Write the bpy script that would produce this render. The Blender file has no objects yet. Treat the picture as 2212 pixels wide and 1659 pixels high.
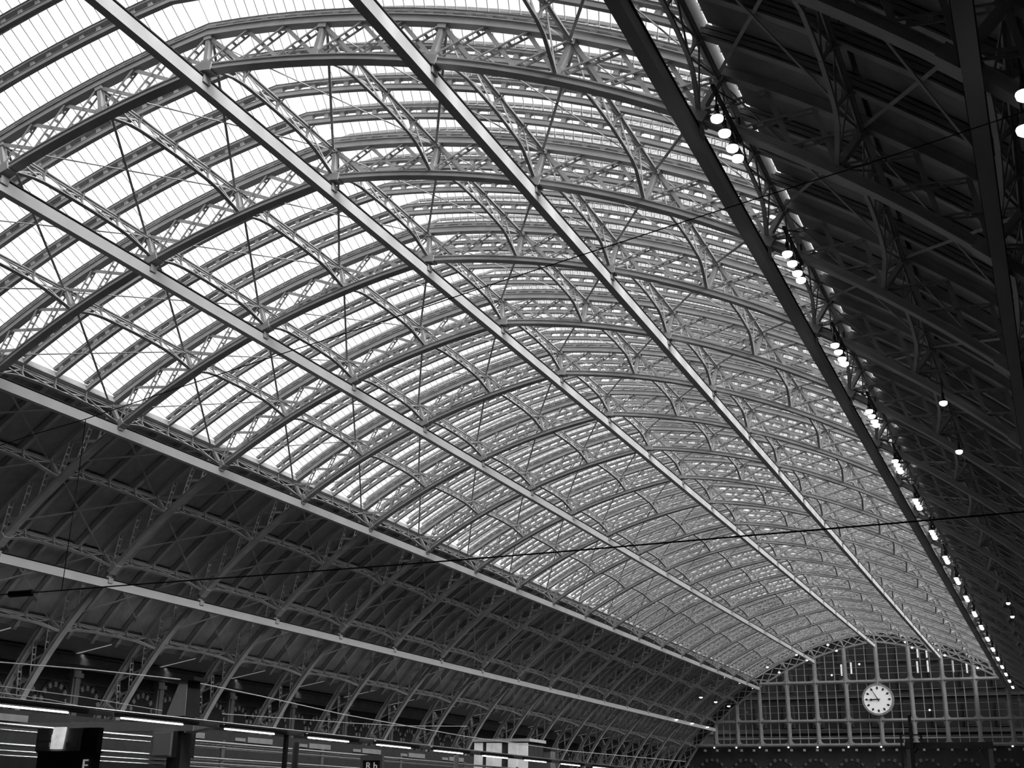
import bpy, math, random
from mathutils import Vector, Matrix
random.seed(4)
D = bpy.data
COL = bpy.context.scene.collection
SC = bpy.context.scene
EYE = 1.65                     # eye height above the platform (floor is z = 0)
BAY = 8.94                     # spacing of the arch ribs

# ------------------------------------------------------------------ camera, sky, exposure
cam = D.cameras.new('camera')
camo = D.objects.new('camera', cam)
COL.objects.link(camo)
YAW, PIT, ROLL = -0.4262, 0.3414, 0.0164
CP = Vector((26.5715, -30.2074, EYE))
FW = Vector((math.sin(YAW)*math.cos(PIT), math.cos(YAW)*math.cos(PIT), math.sin(PIT)))
_r = FW.cross(Vector((0, 0, 1))).normalized()
_u = _r.cross(FW)
RT = _r*math.cos(ROLL) + _u*math.sin(ROLL)
UP = -_r*math.sin(ROLL) + _u*math.cos(ROLL)
camo.matrix_world = Matrix(((RT.x, UP.x, -FW.x, CP.x), (RT.y, UP.y, -FW.y, CP.y), (RT.z, UP.z, -FW.z, CP.z), (0, 0, 0, 1)))
cam.sensor_fit = 'HORIZONTAL'
cam.sensor_width = 36
cam.lens = 36*2581.0/2212
cam.clip_end = 2000
SC.camera = camo

W = D.worlds.new('overcast_sky')
SC.world = W
W.use_nodes = True
wn = W.node_tree.nodes
wl = W.node_tree.links
wn.clear()
wo = wn.new('ShaderNodeOutputWorld')
wb = wn.new('ShaderNodeBackground')
wl.new(wb.outputs[0], wo.inputs[0])
wt = wn.new('ShaderNodeTexCoord')
ws = wn.new('ShaderNodeSeparateXYZ')
wl.new(wt.outputs['Generated'], ws.inputs[0])
wr = wn.new('ShaderNodeMapRange')          # overcast sky: the zenith brighter than the horizon
wl.new(ws.outputs['Z'], wr.inputs[0])
wr.inputs[1].default_value = 0.0
wr.inputs[2].default_value = 1.0
wr.inputs[3].default_value = 1.15
wr.inputs[4].default_value = 1.5
wl.new(wr.outputs[0], wb.inputs['Strength'])
wb.inputs['Color'].default_value = (1, 1, 1, 1)

SUN_ON = True
if SUN_ON:
    sl = D.lights.new('veiled_sun', 'SUN')
    sl.energy = 8.2
    sl.angle = math.radians(35)
    so = D.objects.new('veiled_sun', sl)
    COL.objects.link(so)
    so.rotation_euler = Vector((-0.80, 0.16, -0.58)).to_track_quat('-Z', 'Y').to_euler()

SC.view_settings.view_transform = 'Standard'
SC.view_settings.look = 'None'
SC.view_settings.exposure = 0.0
SC.view_settings.gamma = 1.0
SC.view_settings.use_curve_mapping = False
SC.cycles.max_bounces = 6
SC.cycles.diffuse_bounces = 3
SC.cycles.transparent_max_bounces = 16
SC.cycles.use_denoising = True

# ------------------------------------------------------------------ materials
def mat(name, c, rough=0.6, var=0.15, scale=3.0, metal=0.0, bump=0.0, emit=0.0, spec=0.4):
    m = D.materials.new(name)
    m.use_nodes = True
    nt = m.node_tree
    b = nt.nodes['Principled BSDF']
    tc = nt.nodes.new('ShaderNodeTexCoord')
    nz = nt.nodes.new('ShaderNodeTexNoise')
    nz.inputs['Scale'].default_value = scale
    nz.inputs['Detail'].default_value = 4
    nt.links.new(tc.outputs['Object'], nz.inputs['Vector'])
    rp = nt.nodes.new('ShaderNodeValToRGB')
    lo, hi = c*(1-var), c*(1+var)
    rp.color_ramp.elements[0].position = 0.3
    rp.color_ramp.elements[1].position = 0.7
    rp.color_ramp.elements[0].color = (lo, lo, lo, 1)
    rp.color_ramp.elements[1].color = (hi, hi, hi, 1)
    nt.links.new(nz.outputs['Fac'], rp.inputs[0])
    nt.links.new(rp.outputs[0], b.inputs['Base Color'])
    b.inputs['Roughness'].default_value = rough
    b.inputs['Metallic'].default_value = metal
    b.inputs['Specular IOR Level'].default_value = spec
    if bump:
        bp = nt.nodes.new('ShaderNodeBump')
        bp.inputs['Strength'].default_value = bump
        bp.inputs['Distance'].default_value = 0.02
        nt.links.new(nz.outputs['Fac'], bp.inputs['Height'])
        nt.links.new(bp.outputs[0], b.inputs['Normal'])
    if emit:
        b.inputs['Emission Color'].default_value = (1, 1, 1, 1)
        b.inputs['Emission Strength'].default_value = emit
        if var > 0.1:
            nt.links.new(rp.outputs[0], b.inputs['Emission Color'])
    return m

STEEL = mat('painted_iron', 0.38, 0.55, 0.12, 1.5)
STEEL2 = mat('painted_iron_lattice', 0.40, 0.55, 0.12, 1.5)
DUCT = mat('painted_duct', 0.50, 0.45, 0.06, 0.6)
GUTTER = mat('gutter_paint', 0.40, 0.6, 0.15, 2.0)
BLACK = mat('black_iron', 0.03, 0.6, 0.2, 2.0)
DARK = mat('dark_panel', 0.06, 0.5, 0.2, 2.0)
GREY = mat('grey_panel', 0.22, 0.6, 0.12, 2.0)
RAIL = mat('pale_rail', 0.85, 0.35, 0.05, 1.0)
PALE = mat('pale_cabin_panel', 0.62, 0.6, 0.18, 1.2)
SIGNW = mat('brightened_sign_letter', 0.8, 0.6, 0.02, 1.0, emit=0.22)  # white letters, not lit; glow added to lift them out of the shade
CONC = mat('platform_concrete', 0.08, 0.8, 0.12, 0.5, bump=0.1)
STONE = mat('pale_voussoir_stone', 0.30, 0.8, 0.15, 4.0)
GLOW = mat('lamp_glow', 0.9, 0.5, 0.0, 1.0, emit=3.0)
TUBEGLOW = mat('tube_lamp_glow', 0.9, 0.5, 0.0, 1.0, emit=5.0)
CHROME = mat('polished_rail', 0.9, 0.18, 0.02, 1.0, metal=1.0)
LITPANEL = mat('lit_cabin_panel', 0.7, 0.6, 0.25, 1.3, emit=0.35)
LAMPBOX = mat('lamp_box_paint', 0.45, 0.5, 0.1, 2.0)
DIMSTONE = mat('dark_stone', 0.06, 0.8, 0.2, 3.0)  # darkest stone tone, for string courses and window surrounds
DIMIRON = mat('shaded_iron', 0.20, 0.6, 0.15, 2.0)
MAST = mat('mast_paint', 0.45, 0.6, 0.08, 1.0)
DIMGLOW = mat('dim_lamp_glow', 0.8, 0.5, 0.0, 1.0, emit=0.10)
DIAL = mat('clock_dial_opal', 0.85, 0.4, 0.03, 1.0, emit=0.30)

def boards(name, c):
    m = mat(name, c, 0.75, 0.10, 2.0)
    nt = m.node_tree
    tc = nt.nodes.new('ShaderNodeTexCoord')
    wv = nt.nodes.new('ShaderNodeTexWave')
    wv.bands_direction = 'Y'
    wv.inputs['Scale'].default_value = 2.2
    nt.links.new(tc.outputs['Object'], wv.inputs['Vector'])
    bp = nt.nodes.new('ShaderNodeBump')
    bp.inputs['Strength'].default_value = 0.25
    bp.inputs['Distance'].default_value = 0.02
    nt.links.new(wv.outputs['Fac'], bp.inputs['Height'])
    nt.links.new(bp.outputs[0], nt.nodes['Principled BSDF'].inputs['Normal'])
    return m
BOARD = boards('painted_roof_boards', 0.34)

def brick(name, c):
    m = mat(name, c, 0.85, 0.2, 2.0)
    nt = m.node_tree
    b = nt.nodes['Principled BSDF']
    tc = nt.nodes.new('ShaderNodeTexCoord')
    mp = nt.nodes.new('ShaderNodeMapping')
    mp.inputs['Rotation'].default_value = (math.radians(90), 0, 0)
    nt.links.new(tc.outputs['Object'], mp.inputs[0])
    bt = nt.nodes.new('ShaderNodeTexBrick')
    bt.inputs['Scale'].default_value = 4.0
    bt.inputs['Color1'].default_value = (c, c, c, 1)
    bt.inputs['Color2'].default_value = (c*1.5, c*1.5, c*1.5, 1)
    bt.inputs['Mortar'].default_value = (c*0.5, c*0.5, c*0.5, 1)
    nt.links.new(mp.outputs[0], bt.inputs['Vector'])
    nt.links.new(bt.outputs['Color'], b.inputs['Base Color'])
    return m
BRICK = brick('dark_brick', 0.05)  # plain dark brick of the walls
HOTELBRICK = brick('hotel_brick', 0.022)

def glass(name, tint, gl=0.06):
    m = D.materials.new(name)
    m.use_nodes = True
    nt = m.node_tree
    nt.nodes.clear()
    out = nt.nodes.new('ShaderNodeOutputMaterial')
    tr = nt.nodes.new('ShaderNodeBsdfTransparent')
    tr.inputs[0].default_value = (tint, tint, tint, 1)
    gs = nt.nodes.new('ShaderNodeBsdfGlossy')
    gs.inputs['Roughness'].default_value = 0.08
    mx = nt.nodes.new('ShaderNodeMixShader')
    mx.inputs[0].default_value = gl
    nt.links.new(tr.outputs[0], mx.inputs[1])
    nt.links.new(gs.outputs[0], mx.inputs[2])
    nt.links.new(mx.outputs[0], out.inputs[0])
    return m
GLASS = glass('roof_glass', 0.93, 0.03)
SCREENGLASS = glass('screen_glass', 0.70, 0.015)

# ------------------------------------------------------------------ geometry helpers
class MB:
    def __init__(s):
        s.v = []
        s.f = []
    def hexa(s, P):            # 8 points: bottom ring 0-3, top ring 4-7
        n = len(s.v)
        s.v += [tuple(p) for p in P]
        s.f += [(n, n+3, n+2, n+1), (n+4, n+5, n+6, n+7)] + [(n+i, n+(i+1) % 4, n+4+(i+1) % 4, n+4+i) for i in range(4)]
        return s
    def box(s, x0, x1, y0, y1, z0, z1):
        return s.hexa([(x0, y0, z0), (x1, y0, z0), (x1, y1, z0), (x0, y1, z0), (x0, y0, z1), (x1, y0, z1), (x1, y1, z1), (x0, y1, z1)])
    def bar(s, p, q, w, h, up=(0, 0, 1)):
        p, q = Vector(p), Vector(q)
        d = (q-p).normalized()
        a = d.cross(Vector(up))
        if a.length < 1e-4:
            a = d.cross(Vector((1, 0, 0)))
        a.normalize()
        b = a.cross(d)
        a *= w/2
        b *= h/2
        return s.hexa([p-a-b, p+a-b, p+a+b, p-a+b, q-a-b, q+a-b, q+a+b, q-a+b])
    def rod(s, pts, r, k=6):
        n0 = len(s.v)
        pts = [Vector(p) for p in pts]
        for i, p in enumerate(pts):
            d = (pts[min(i+1, len(pts)-1)]-pts[max(i-1, 0)]).normalized()
            a = d.cross(Vector((0, 0, 1)))
            if a.length < 1e-3:
                a = d.cross(Vector((1, 0, 0)))
            a.normalize()
            b = a.cross(d)
            for j in range(k):
                t = 2*math.pi*j/k
                s.v.append(tuple(p + a*(r*math.cos(t)) + b*(r*math.sin(t))))
        for i in range(len(pts)-1):
            for j in range(k):
                s.f.append((n0+i*k+j, n0+i*k+(j+1) % k, n0+(i+1)*k+(j+1) % k, n0+(i+1)*k+j))
        s.f.append(tuple(n0+j for j in range(k))[::-1])
        s.f.append(tuple(n0+(len(pts)-1)*k+j for j in range(k)))
        return s
    def lathe(s, prof, c=(0, 0, 0), k=14, axis='z'):
        n0 = len(s.v)
        for r, h in prof:
            for j in range(k):
                t = 2*math.pi*j/k
                x, y = r*math.cos(t), r*math.sin(t)
                s.v.append((c[0]+x, c[1]+y, c[2]+h) if axis == 'z' else (c[0]+x, c[1]+h, c[2]+y))
        for i in range(len(prof)-1):
            for j in range(k):
                q = (n0+i*k+j, n0+i*k+(j+1) % k, n0+(i+1)*k+(j+1) % k, n0+(i+1)*k+j)
                s.f.append(q if axis == 'z' else q[::-1])
        s.f.append(tuple(n0+j for j in range(k))[::(-1 if axis == 'z' else 1)])
        e = tuple(n0+(len(prof)-1)*k+j for j in range(k))
        s.f.append(e if axis == 'z' else e[::-1])
        return s
    def poly(s, pts, y0, y1):   # prism of an xz polygon between two y planes
        n = len(s.v)
        k = len(pts)
        s.v += [(x, y0, z) for x, z in pts] + [(x, y1, z) for x, z in pts]
        s.f.append(tuple(range(n, n+k)))
        s.f.append(tuple(range(n+2*k-1, n+k-1, -1)))
        for i in range(k):
            j = (i+1) % k
            s.f.append((n+j, n+i, n+k+i, n+k+j))
        return s
    def arc(s, s0, s1, o0, o1, y0, y1, step=1.25):
        k = max(1, round((s1-s0)/step))
        ss = [s0+(s1-s0)*i/k for i in range(k+1)]
        if s0 < -1e-6 and s1 > 1e-6 and min(abs(a) for a in ss) > 1e-6:
            ss = sorted(ss+[0.0])
        n0 = len(s.v)
        for a in ss:
            xa, za = prof(a, o0)
            xb, zb = prof(a, o1)
            s.v += [(xa, y0, za), (xa, y1, za), (xb, y1, zb), (xb, y0, zb)]
        for i in range(len(ss)-1):
            b = n0+4*i
            for j in range(4):
                s.f.append((b+j, b+4+j, b+4+(j+1) % 4, b+(j+1) % 4))
        s.f.append((n0, n0+1, n0+2, n0+3))
        e = n0+4*(len(ss)-1)
        s.f.append((e+3, e+2, e+1, e))
        return s
    def mesh(s, name, m):
        me = D.meshes.new(name)
        me.from_pydata(s.v, [], s.f)
        me.materials.append(m)
        me.validate()
        return me

def smooth(me):
    for p in me.polygons:
        p.use_smooth = True
    return me

# section of the vault: inner curve by arc length from the ridge (positive = right of the ridge)
_T = [i*0.05 for i in range(1201)]
_A = [0.1196+min(t, 33)/46.2+max(t-33, 0)/28.31 for t in _T]
_X, _Z = [0.0], [26.378+EYE]
for i in range(1200):
    m_ = (_A[i]+_A[i+1])/2
    _X.append(_X[-1]+math.cos(m_)*0.05)
    _Z.append(_Z[-1]-math.sin(m_)*0.05)

def prof(s, o=0.0):
    g = 1 if s >= 0 else -1
    a = abs(s)
    if a < 1e-6:
        return (0.0, _Z[0]+o/math.cos(0.1196))
    i = min(int(a/0.05), 1199)
    f = a/0.05-i
    x = _X[i]+(_X[i+1]-_X[i])*f
    z = _Z[i]+(_Z[i+1]-_Z[i])*f
    t = _A[i]+(_A[i+1]-_A[i])*f
    return (g*(x+math.sin(t)*o), z+math.cos(t)*o)

def P3(s, o, y):
    x, z = prof(s, o)
    return Vector((x, y, z))

def nrm(s):
    a = Vector(prof(s, 0))
    b = Vector(prof(s, 1))
    d = b-a
    return Vector((d.x, 0, d.y)).normalized()

NODE = [0, 5.03, 10.03, 15.0, 20.25, 24.93, 29.75, 34.94]
def S(k):
    return NODE[abs(k)]*(1 if k >= 0 else -1)

def tag(o, label, cat, group=None):
    o['label'] = label
    o['category'] = cat
    if group:
        o['group'] = group
    return o

def empty(name, loc, label, cat, group=None):
    o = D.objects.new(name, None)
    o.empty_display_size = 0.3
    o.location = loc
    COL.objects.link(o)
    return tag(o, label, cat, group)

def part(name, me, parent, loc=(0, 0, 0), stuff=False, label=None, rot=None):
    o = D.objects.new(name, me)
    o.parent = parent
    o.location = loc
    if rot:
        o.rotation_euler = rot
    if stuff:
        o['kind'] = 'stuff'
    if label:
        o['label'] = label
    COL.objects.link(o)
    return o

def struct(name, me, parent=None, loc=(0, 0, 0), label=None):
    o = D.objects.new(name, me)
    o.parent = parent
    o.location = loc
    if parent is None:
        o['kind'] = 'structure'
        if label:
            o['label'] = label
    COL.objects.link(o)
    return o

NW = 'zero one two three four five six seven eight nine ten eleven twelve thirteen fourteen fifteen sixteen seventeen eighteen nineteen twenty twenty-one twenty-two'.split()
NTH = 'zeroth first second third fourth fifth sixth seventh eighth ninth tenth eleventh twelfth thirteenth fourteenth fifteenth sixteenth seventeenth eighteenth nineteenth twentieth twenty-first twenty-second'.split()

def ray(px, X=None, Y=None):
    d = FW*2581.0 + RT*(px[0]-1106) - UP*(px[1]-829.5)
    t = (Y-CP.y)/d.y if Y is not None else (X-CP.x)/d.x
    return CP+d*t

NRIB = 21                      # rib 0 is the nearest, rib 20 carries the clock screen
def RY(n):
    return (n-1)*BAY
YEND = RY(20)

# ------------------------------------------------------------------ setting: floor, walls
struct('floor', MB().box(-46, 46, -60, 200, -0.4, 0).mesh('floor', CONC))
wall_l = D.objects.new('wall_left', None)
wall_l['kind'] = 'structure'
COL.objects.link(wall_l)
WX = -37.0
EAVE = 9.3+EYE
struct('brickwork', MB().box(WX-0.6, WX, -62, YEND+3, 0, EAVE+0.6).mesh('brickwork', BRICK), wall_l)
cm = MB()
for (a, b, c, d) in ((0.0, 0.75, -0.25, 0.25), (0.0, 0.55, -0.5, -0.25), (0.0, 0.62, 0.25, 0.5)):
    cm.box(WX+a, WX+b, -45, YEND, EAVE+c, EAVE+d)
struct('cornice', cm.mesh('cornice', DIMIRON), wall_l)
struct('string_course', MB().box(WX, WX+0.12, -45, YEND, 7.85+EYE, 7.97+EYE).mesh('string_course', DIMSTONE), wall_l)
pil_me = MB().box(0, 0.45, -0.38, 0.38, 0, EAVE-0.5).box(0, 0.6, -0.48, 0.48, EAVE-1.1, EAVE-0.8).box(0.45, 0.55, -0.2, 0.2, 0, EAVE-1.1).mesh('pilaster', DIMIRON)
for n in range(1, 20):
    struct('pilaster', pil_me, wall_l, (WX, RY(n), 0))
# arched recesses with pale voussoirs, three to a bay
ACZ = 6.25+EYE
def arch_pts(r, k, a0=0.0, a1=math.pi):
    return [(r*math.cos(a0+(a1-a0)*i/k), ACZ+r*1.12*math.sin(a0+(a1-a0)*i/k)) for i in range(k+1)]
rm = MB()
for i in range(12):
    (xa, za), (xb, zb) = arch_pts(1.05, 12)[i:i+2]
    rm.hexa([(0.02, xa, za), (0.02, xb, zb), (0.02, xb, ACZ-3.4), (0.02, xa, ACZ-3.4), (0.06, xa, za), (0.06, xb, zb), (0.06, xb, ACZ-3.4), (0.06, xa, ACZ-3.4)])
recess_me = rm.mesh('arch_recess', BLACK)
hm = MB()
for i in range(12):
    (xa, za), (xb, zb) = arch_pts(1.40, 12)[i:i+2]
    (xc, zc), (xd, zd) = arch_pts(1.50, 12)[i:i+2]
    hm.hexa([(0.0, xa, za), (0.0, xb, zb), (0.0, xd, zd), (0.0, xc, zc), (0.16, xa, za), (0.16, xb, zb), (0.16, xd, zd), (0.16, xc, zc)])
hood_me = hm.mesh('hood_mould', BRICK)
vous = []
for j in range(7):
    a = math.radians(14+j*25.3)
    da = math.radians(6.3)
    P = []
    for x in (0.0, 0.12):
        for r, t in ((1.06, a-da), (1.06, a+da), (1.38, a+da), (1.38, a-da)):
            P.append((x, r*math.cos(t), ACZ+r*1.12*math.sin(t)))
    vous.append(MB().hexa(P).mesh('voussoir', STONE))
alls = MB()
cnt = 0
for n in range(1, 20):
    for q in (-1.55, -4.5, -7.4):
        y = RY(n)+q+BAY
        struct('arch_recess', recess_me, wall_l, (WX, y, 0))
        struct('hood_mould', hood_me, wall_l, (WX, y, 0))
        for me in vous:
            if cnt < 250:
                struct('voussoir', me, wall_l, (WX, y, 0))
                cnt += 1
            else:
                b = len(alls.v)
                alls.v += [(v.co.x+WX, v.co.y+y, v.co.z) for v in me.vertices]
                alls.f += [tuple(i+b for i in p.vertices) for p in me.polygons]
o = struct('voussoir', alls.mesh('voussoir', STONE), wall_l)
o['kind'] = 'stuff'
struct('wall_right', MB().box(37.0, 37.6, -62, YEND+3, 0, EAVE+0.6).mesh('wall_right', BRICK))

# unseen stand-in for the concourse behind the camera, added to cut stray daylight
struct('light_block_wall', MB().box(-37.6, 37.6, -62.6, -62, 0, 33).mesh('light_block_wall', BRICK))
rear = D.objects.new('ceiling', None)
rear['kind'] = 'structure'
rear['label'] = 'unseen flat dark roof and walls behind the camera, added to block daylight'
COL.objects.link(rear)
gm = MB()
for i in range(24):
    a, b = -36+3*i, -33+3*i
    (xa, za), (xb, zb) = prof(a, 1.7), prof(b, 1.7)
    gm.poly([(xa, za), (xb, zb), (xb, 32.5), (xa, 32.5)], -10.6, -10.2)
part('gable_light_block', gm.mesh('gable_light_block', BRICK), rear)
part('side_light_block', MB().box(37, 37.6, -62, -10.2, EAVE, 32.5).mesh('side_light_block', BRICK), rear)
part('side_light_block', MB().box(-37.6, -37, -62, -10.2, EAVE, 32.5).mesh('side_light_block', BRICK), rear)
part('roof_light_block', MB().box(-46, 46, -62.6, -10.2, 32.4, 33).mesh('roof_light_block', BOARD), rear)

# boarded lower slopes of the roof, both sides
LO, LI = 1.47, 1.41
def cell(s0, s1, j):
    y0, y1 = j*BAY/4+0.15, (j+1)*BAY/4-0.15
    m = MB().arc(s0, s1, LI, LO, y0, y1, 1.3)
    return m.mesh('board_panel', BOARD)
CELLS = {}
for side in (-1, 1):
    for k in (4, 5, 6):
        a, b = S(k)+0.1, S(k+1)-0.1
        s0, s1 = (a, b) if side > 0 else (-b, -a)
        for j in range(4):
            CELLS[(side, k, j)] = cell(s0, s1, j)
    px_, pz_ = prof(35.1*side, LI)
    w_ = 37.0*side
    CELLS[(side, 7, 0)] = MB().hexa([(px_, 0.1, pz_), (w_, 0.1, EAVE+0.55), (w_, BAY-0.1, EAVE+0.55), (px_, BAY-0.1, pz_),
                                     (px_, 0.1, pz_+0.08), (w_, 0.1, EAVE+0.63), (w_, BAY-0.1, EAVE+0.63), (px_, BAY-0.1, pz_+0.08)]).mesh('eaves_panel', BOARD)
for side, nm in ((-1, 'ceiling'), (1, 'ceiling')):
    r = D.objects.new(nm, None)
    r['kind'] = 'structure'
    r['label'] = 'dark boarded lower slope of the vault on the %s' % ('left' if side < 0 else 'right')
    COL.objects.link(r)
    for n in range(0 if side < 0 else -3, 20):
        for k in (4, 5, 6):
            for j in range(4):
                part('board_panel', CELLS[(side, k, j)], r, (0, RY(n), 0))
        part('eaves_panel', CELLS[(side, 7, 0)], r, (0, RY(n), 0))
    # outer roof skin over the boards (keeps daylight out between the panels)
    sk = MB()
    a, b = S(4)+0.05, 36.0
    s0, s1 = (a, b) if side > 0 else (-b, -a)
    sk.arc(s0, s1, 1.56, 1.62, -40, YEND, 1.3)
    part('roof_skin', sk.mesh('roof_skin', BOARD), r)

# ------------------------------------------------------------------ arch ribs
PANELS = []
nodes_all = [S(k) for k in range(-7, 8)]
stations = [-45.0, -40.0] + nodes_all + [40.0, 45.0]
for a, b in zip(stations[:-1], stations[1:]):
    for i in range(3):
        PANELS.append((a+(b-a)*i/3, a+(b-a)*(i+1)/3))
def chord_half(s0, s1):
    m = MB().arc(s0, s1, -0.42, -0.26, -0.16, 0.16)
    m.arc(s0, s1, -0.48, -0.42, -0.22, 0.22)
    m.arc(s0, s1, -0.26, -0.21, -0.20, 0.20)
    return m
LOWER = [chord_half(-49, 0).mesh('lower_chord', STEEL), chord_half(0, 49).mesh('lower_chord', STEEL)]
UPPER = []
for a, b in ((-45.5, 0), (0, 45.5)):
    m = MB().arc(a, b, 1.13, 1.36, -0.14, 0.14)
    m.arc(a, b, 1.08, 1.13, -0.19, 0.19)
    m.arc(a, b, 1.36, 1.40, -0.19, 0.19)
    UPPER.append(m.mesh('upper_chord', STEEL))
def post_mesh(s):
    m = MB()
    u = nrm(s)
    m.bar(P3(s, -0.21, 0), P3(s, 1.08, 0), 0.26, 0.17, up=u.cross(Vector((0, 1, 0))))
    m.bar(P3(s, -0.21, 0), P3(s, 0.0, 0), 0.32, 0.34, up=u.cross(Vector((0, 1, 0))))
    m.bar(P3(s, 0.9, 0), P3(s, 1.08, 0), 0.32, 0.34, up=u.cross(Vector((0, 1, 0))))
    return m.mesh('post', STEEL2)
POSTS = [post_mesh(s) for s in stations]
def flat_mesh(a, b):
    p, q = P3(a, 1.06, -0.06), P3(b, -0.2, -0.06)
    return MB().bar(p, q, 0.15, 0.03, up=(0, 1, 0))
def laced_mesh(a, b):
    m = MB()
    p0, q0 = P3(a, -0.2, 0), P3(b, 1.06, 0)
    d = (q0-p0)
    for y in (-0.13, 0.13):
        yv = Vector((0, y, 0))
        m.bar(p0+yv, q0+yv, 0.06, 0.045, up=(0, 1, 0))
    for t in (0.14, 0.34, 0.5, 0.66, 0.86):
        c = p0+d*t
        e = d.normalized()*0.05
        m.bar(c-e, c+e, 0.035, 0.26, up=(0, 1, 0))
    return m
FLATS = [flat_mesh(a, b) for a, b in PANELS]
LACED = [laced_mesh(a, b) for a, b in PANELS]
def joined(ms, name, m):
    j = MB()
    for q in ms:
        b = len(j.v)
        j.v += q.v
        j.f += [tuple(i+b for i in f) for f in q.f]
    return j.mesh(name, m)
FLATS_J = joined(FLATS, 'flat_brace', STEEL2)
LACED_J = joined(LACED, 'laced_brace', STEEL2)
FLATS_M = [f.mesh('flat_brace', STEEL2) for f in FLATS]
LACED_M = [f.mesh('laced_brace', STEEL2) for f in LACED]
COLLAR = {}
for k in (-6, -4, -2, 0, 2, 4, 6):
    s = S(k)
    m = MB()
    if k == 0:
        m.arc(-0.45, 0.45, -0.53, -0.18, -0.26, 0.26, 0.45)
    else:
        m.arc(s-0.35, s+0.35, -0.53, -0.18, -0.26, 0.26, 0.35)
    COLLAR[k] = m.mesh('collar', STEEL)
GEDGE = 19.9                   # half width of the glazed crown along the arch
def gutter(o0):
    m = MB()
    m.arc(-GEDGE, GEDGE, o0, o0+0.03, -0.11, 0.11)
    m.arc(-GEDGE, GEDGE, o0, o0+0.12, -0.13, -0.11)
    m.arc(-GEDGE, GEDGE, o0, o0+0.12, 0.11, 0.13)
    m.arc(-GEDGE, GEDGE, o0+0.10, o0+0.12, -0.155, -0.13)
    m.arc(-GEDGE, GEDGE, o0+0.10, o0+0.12, 0.13, 0.155)
    return m
GUT_O = 1.52
GUT = gutter(GUT_O).mesh('gutter', GUTTER)
def feet(o0, o1, w):
    m = MB()
    for i in range(-25, 26):
        s = i*0.78
        for y in (-0.06,):
            m.arc(s-0.09, s+0.09, o0, o1, -w, w, 0.2)
            m.arc(s-0.14, s+0.14, o1-0.04, o1, -w-0.02, w+0.02, 0.3)
    return m
FEET_R = feet(1.40, GUT_O, 0.10).mesh('gutter_bracket', GUTTER)
FEET_I = feet(1.29, GUT_O, 0.09).mesh('gutter_bracket', GUTTER)
def rib_label(n):
    if n == 0:
        return 'nearest lattice arch rib, only its right haunch showing at top right'
    if n == 20:
        return 'end lattice arch rib standing on the glazed screen with the clock'
    if n == 1:
        return 'second lattice iron arch rib from the camera, the first whose crown shows'
    return '%s lattice iron arch rib of the vault, counted from the camera' % NTH[n+1]
for n in range(NRIB):
    r = empty('arch_rib', (0, RY(n), 0), rib_label(n), 'arch rib', 'lattice arch ribs of the vault')
    for me in LOWER:
        part('lower_chord', me, r)
    for me in UPPER:
        part('upper_chord', me, r)
    for me, s in zip(POSTS, stations):
        part('post', me, r)
    for k, me in COLLAR.items():
        part('collar', me, r)
    part('gutter', GUT, r)
    part('gutter_bracket', FEET_R, r, stuff=True)
    if n <= 12:
        for a, b, (s0, s1) in zip(FLATS_M, LACED_M, PANELS):
            part('flat_brace', a, r)
            part('laced_brace', b, r)
    else:
        part('flat_brace', FLATS_J, r, stuff=True)
        part('laced_brace', LACED_J, r, stuff=True)

# ------------------------------------------------------------------ slim intermediate ribs, three to a bay
RB = []
for a, b in ((-36, 0), (0, 36)):
    m = MB().arc(a, b, 1.11, 1.265, -0.045, 0.045)
    m.arc(a, b, 1.08, 1.11, -0.10, 0.10)
    m.arc(a, b, 1.265, 1.29, -0.10, 0.10)
    m.arc(a, b, 1.12, 1.255, -0.085, -0.045)
    for c, d in ((-36, -20.3), (20.3, 36)):
        if c >= a and d <= b:
            m.arc(c, d, 1.0, 1.03, -0.14, 0.14)
            m.arc(c, d, 1.03, 1.39, -0.10, 0.10)
    RB.append(m.mesh('beam', STEEL))
for n in range(0, 20):
    for j in (1, 2, 3):
        r = empty('intermediate_rib', (0, RY(n)+j*BAY/4, 0),
                  '%s of the three slim ribs between arch ribs %s and %s' % (NTH[j], NW[n+1], NW[n+2]), 'roof rib', 'slim intermediate ribs carrying the gutters')
        for me in RB:
            part('beam', me, r)
        part('gutter', GUT, r)
        part('gutter_bracket', FEET_I, r, stuff=True)

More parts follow.
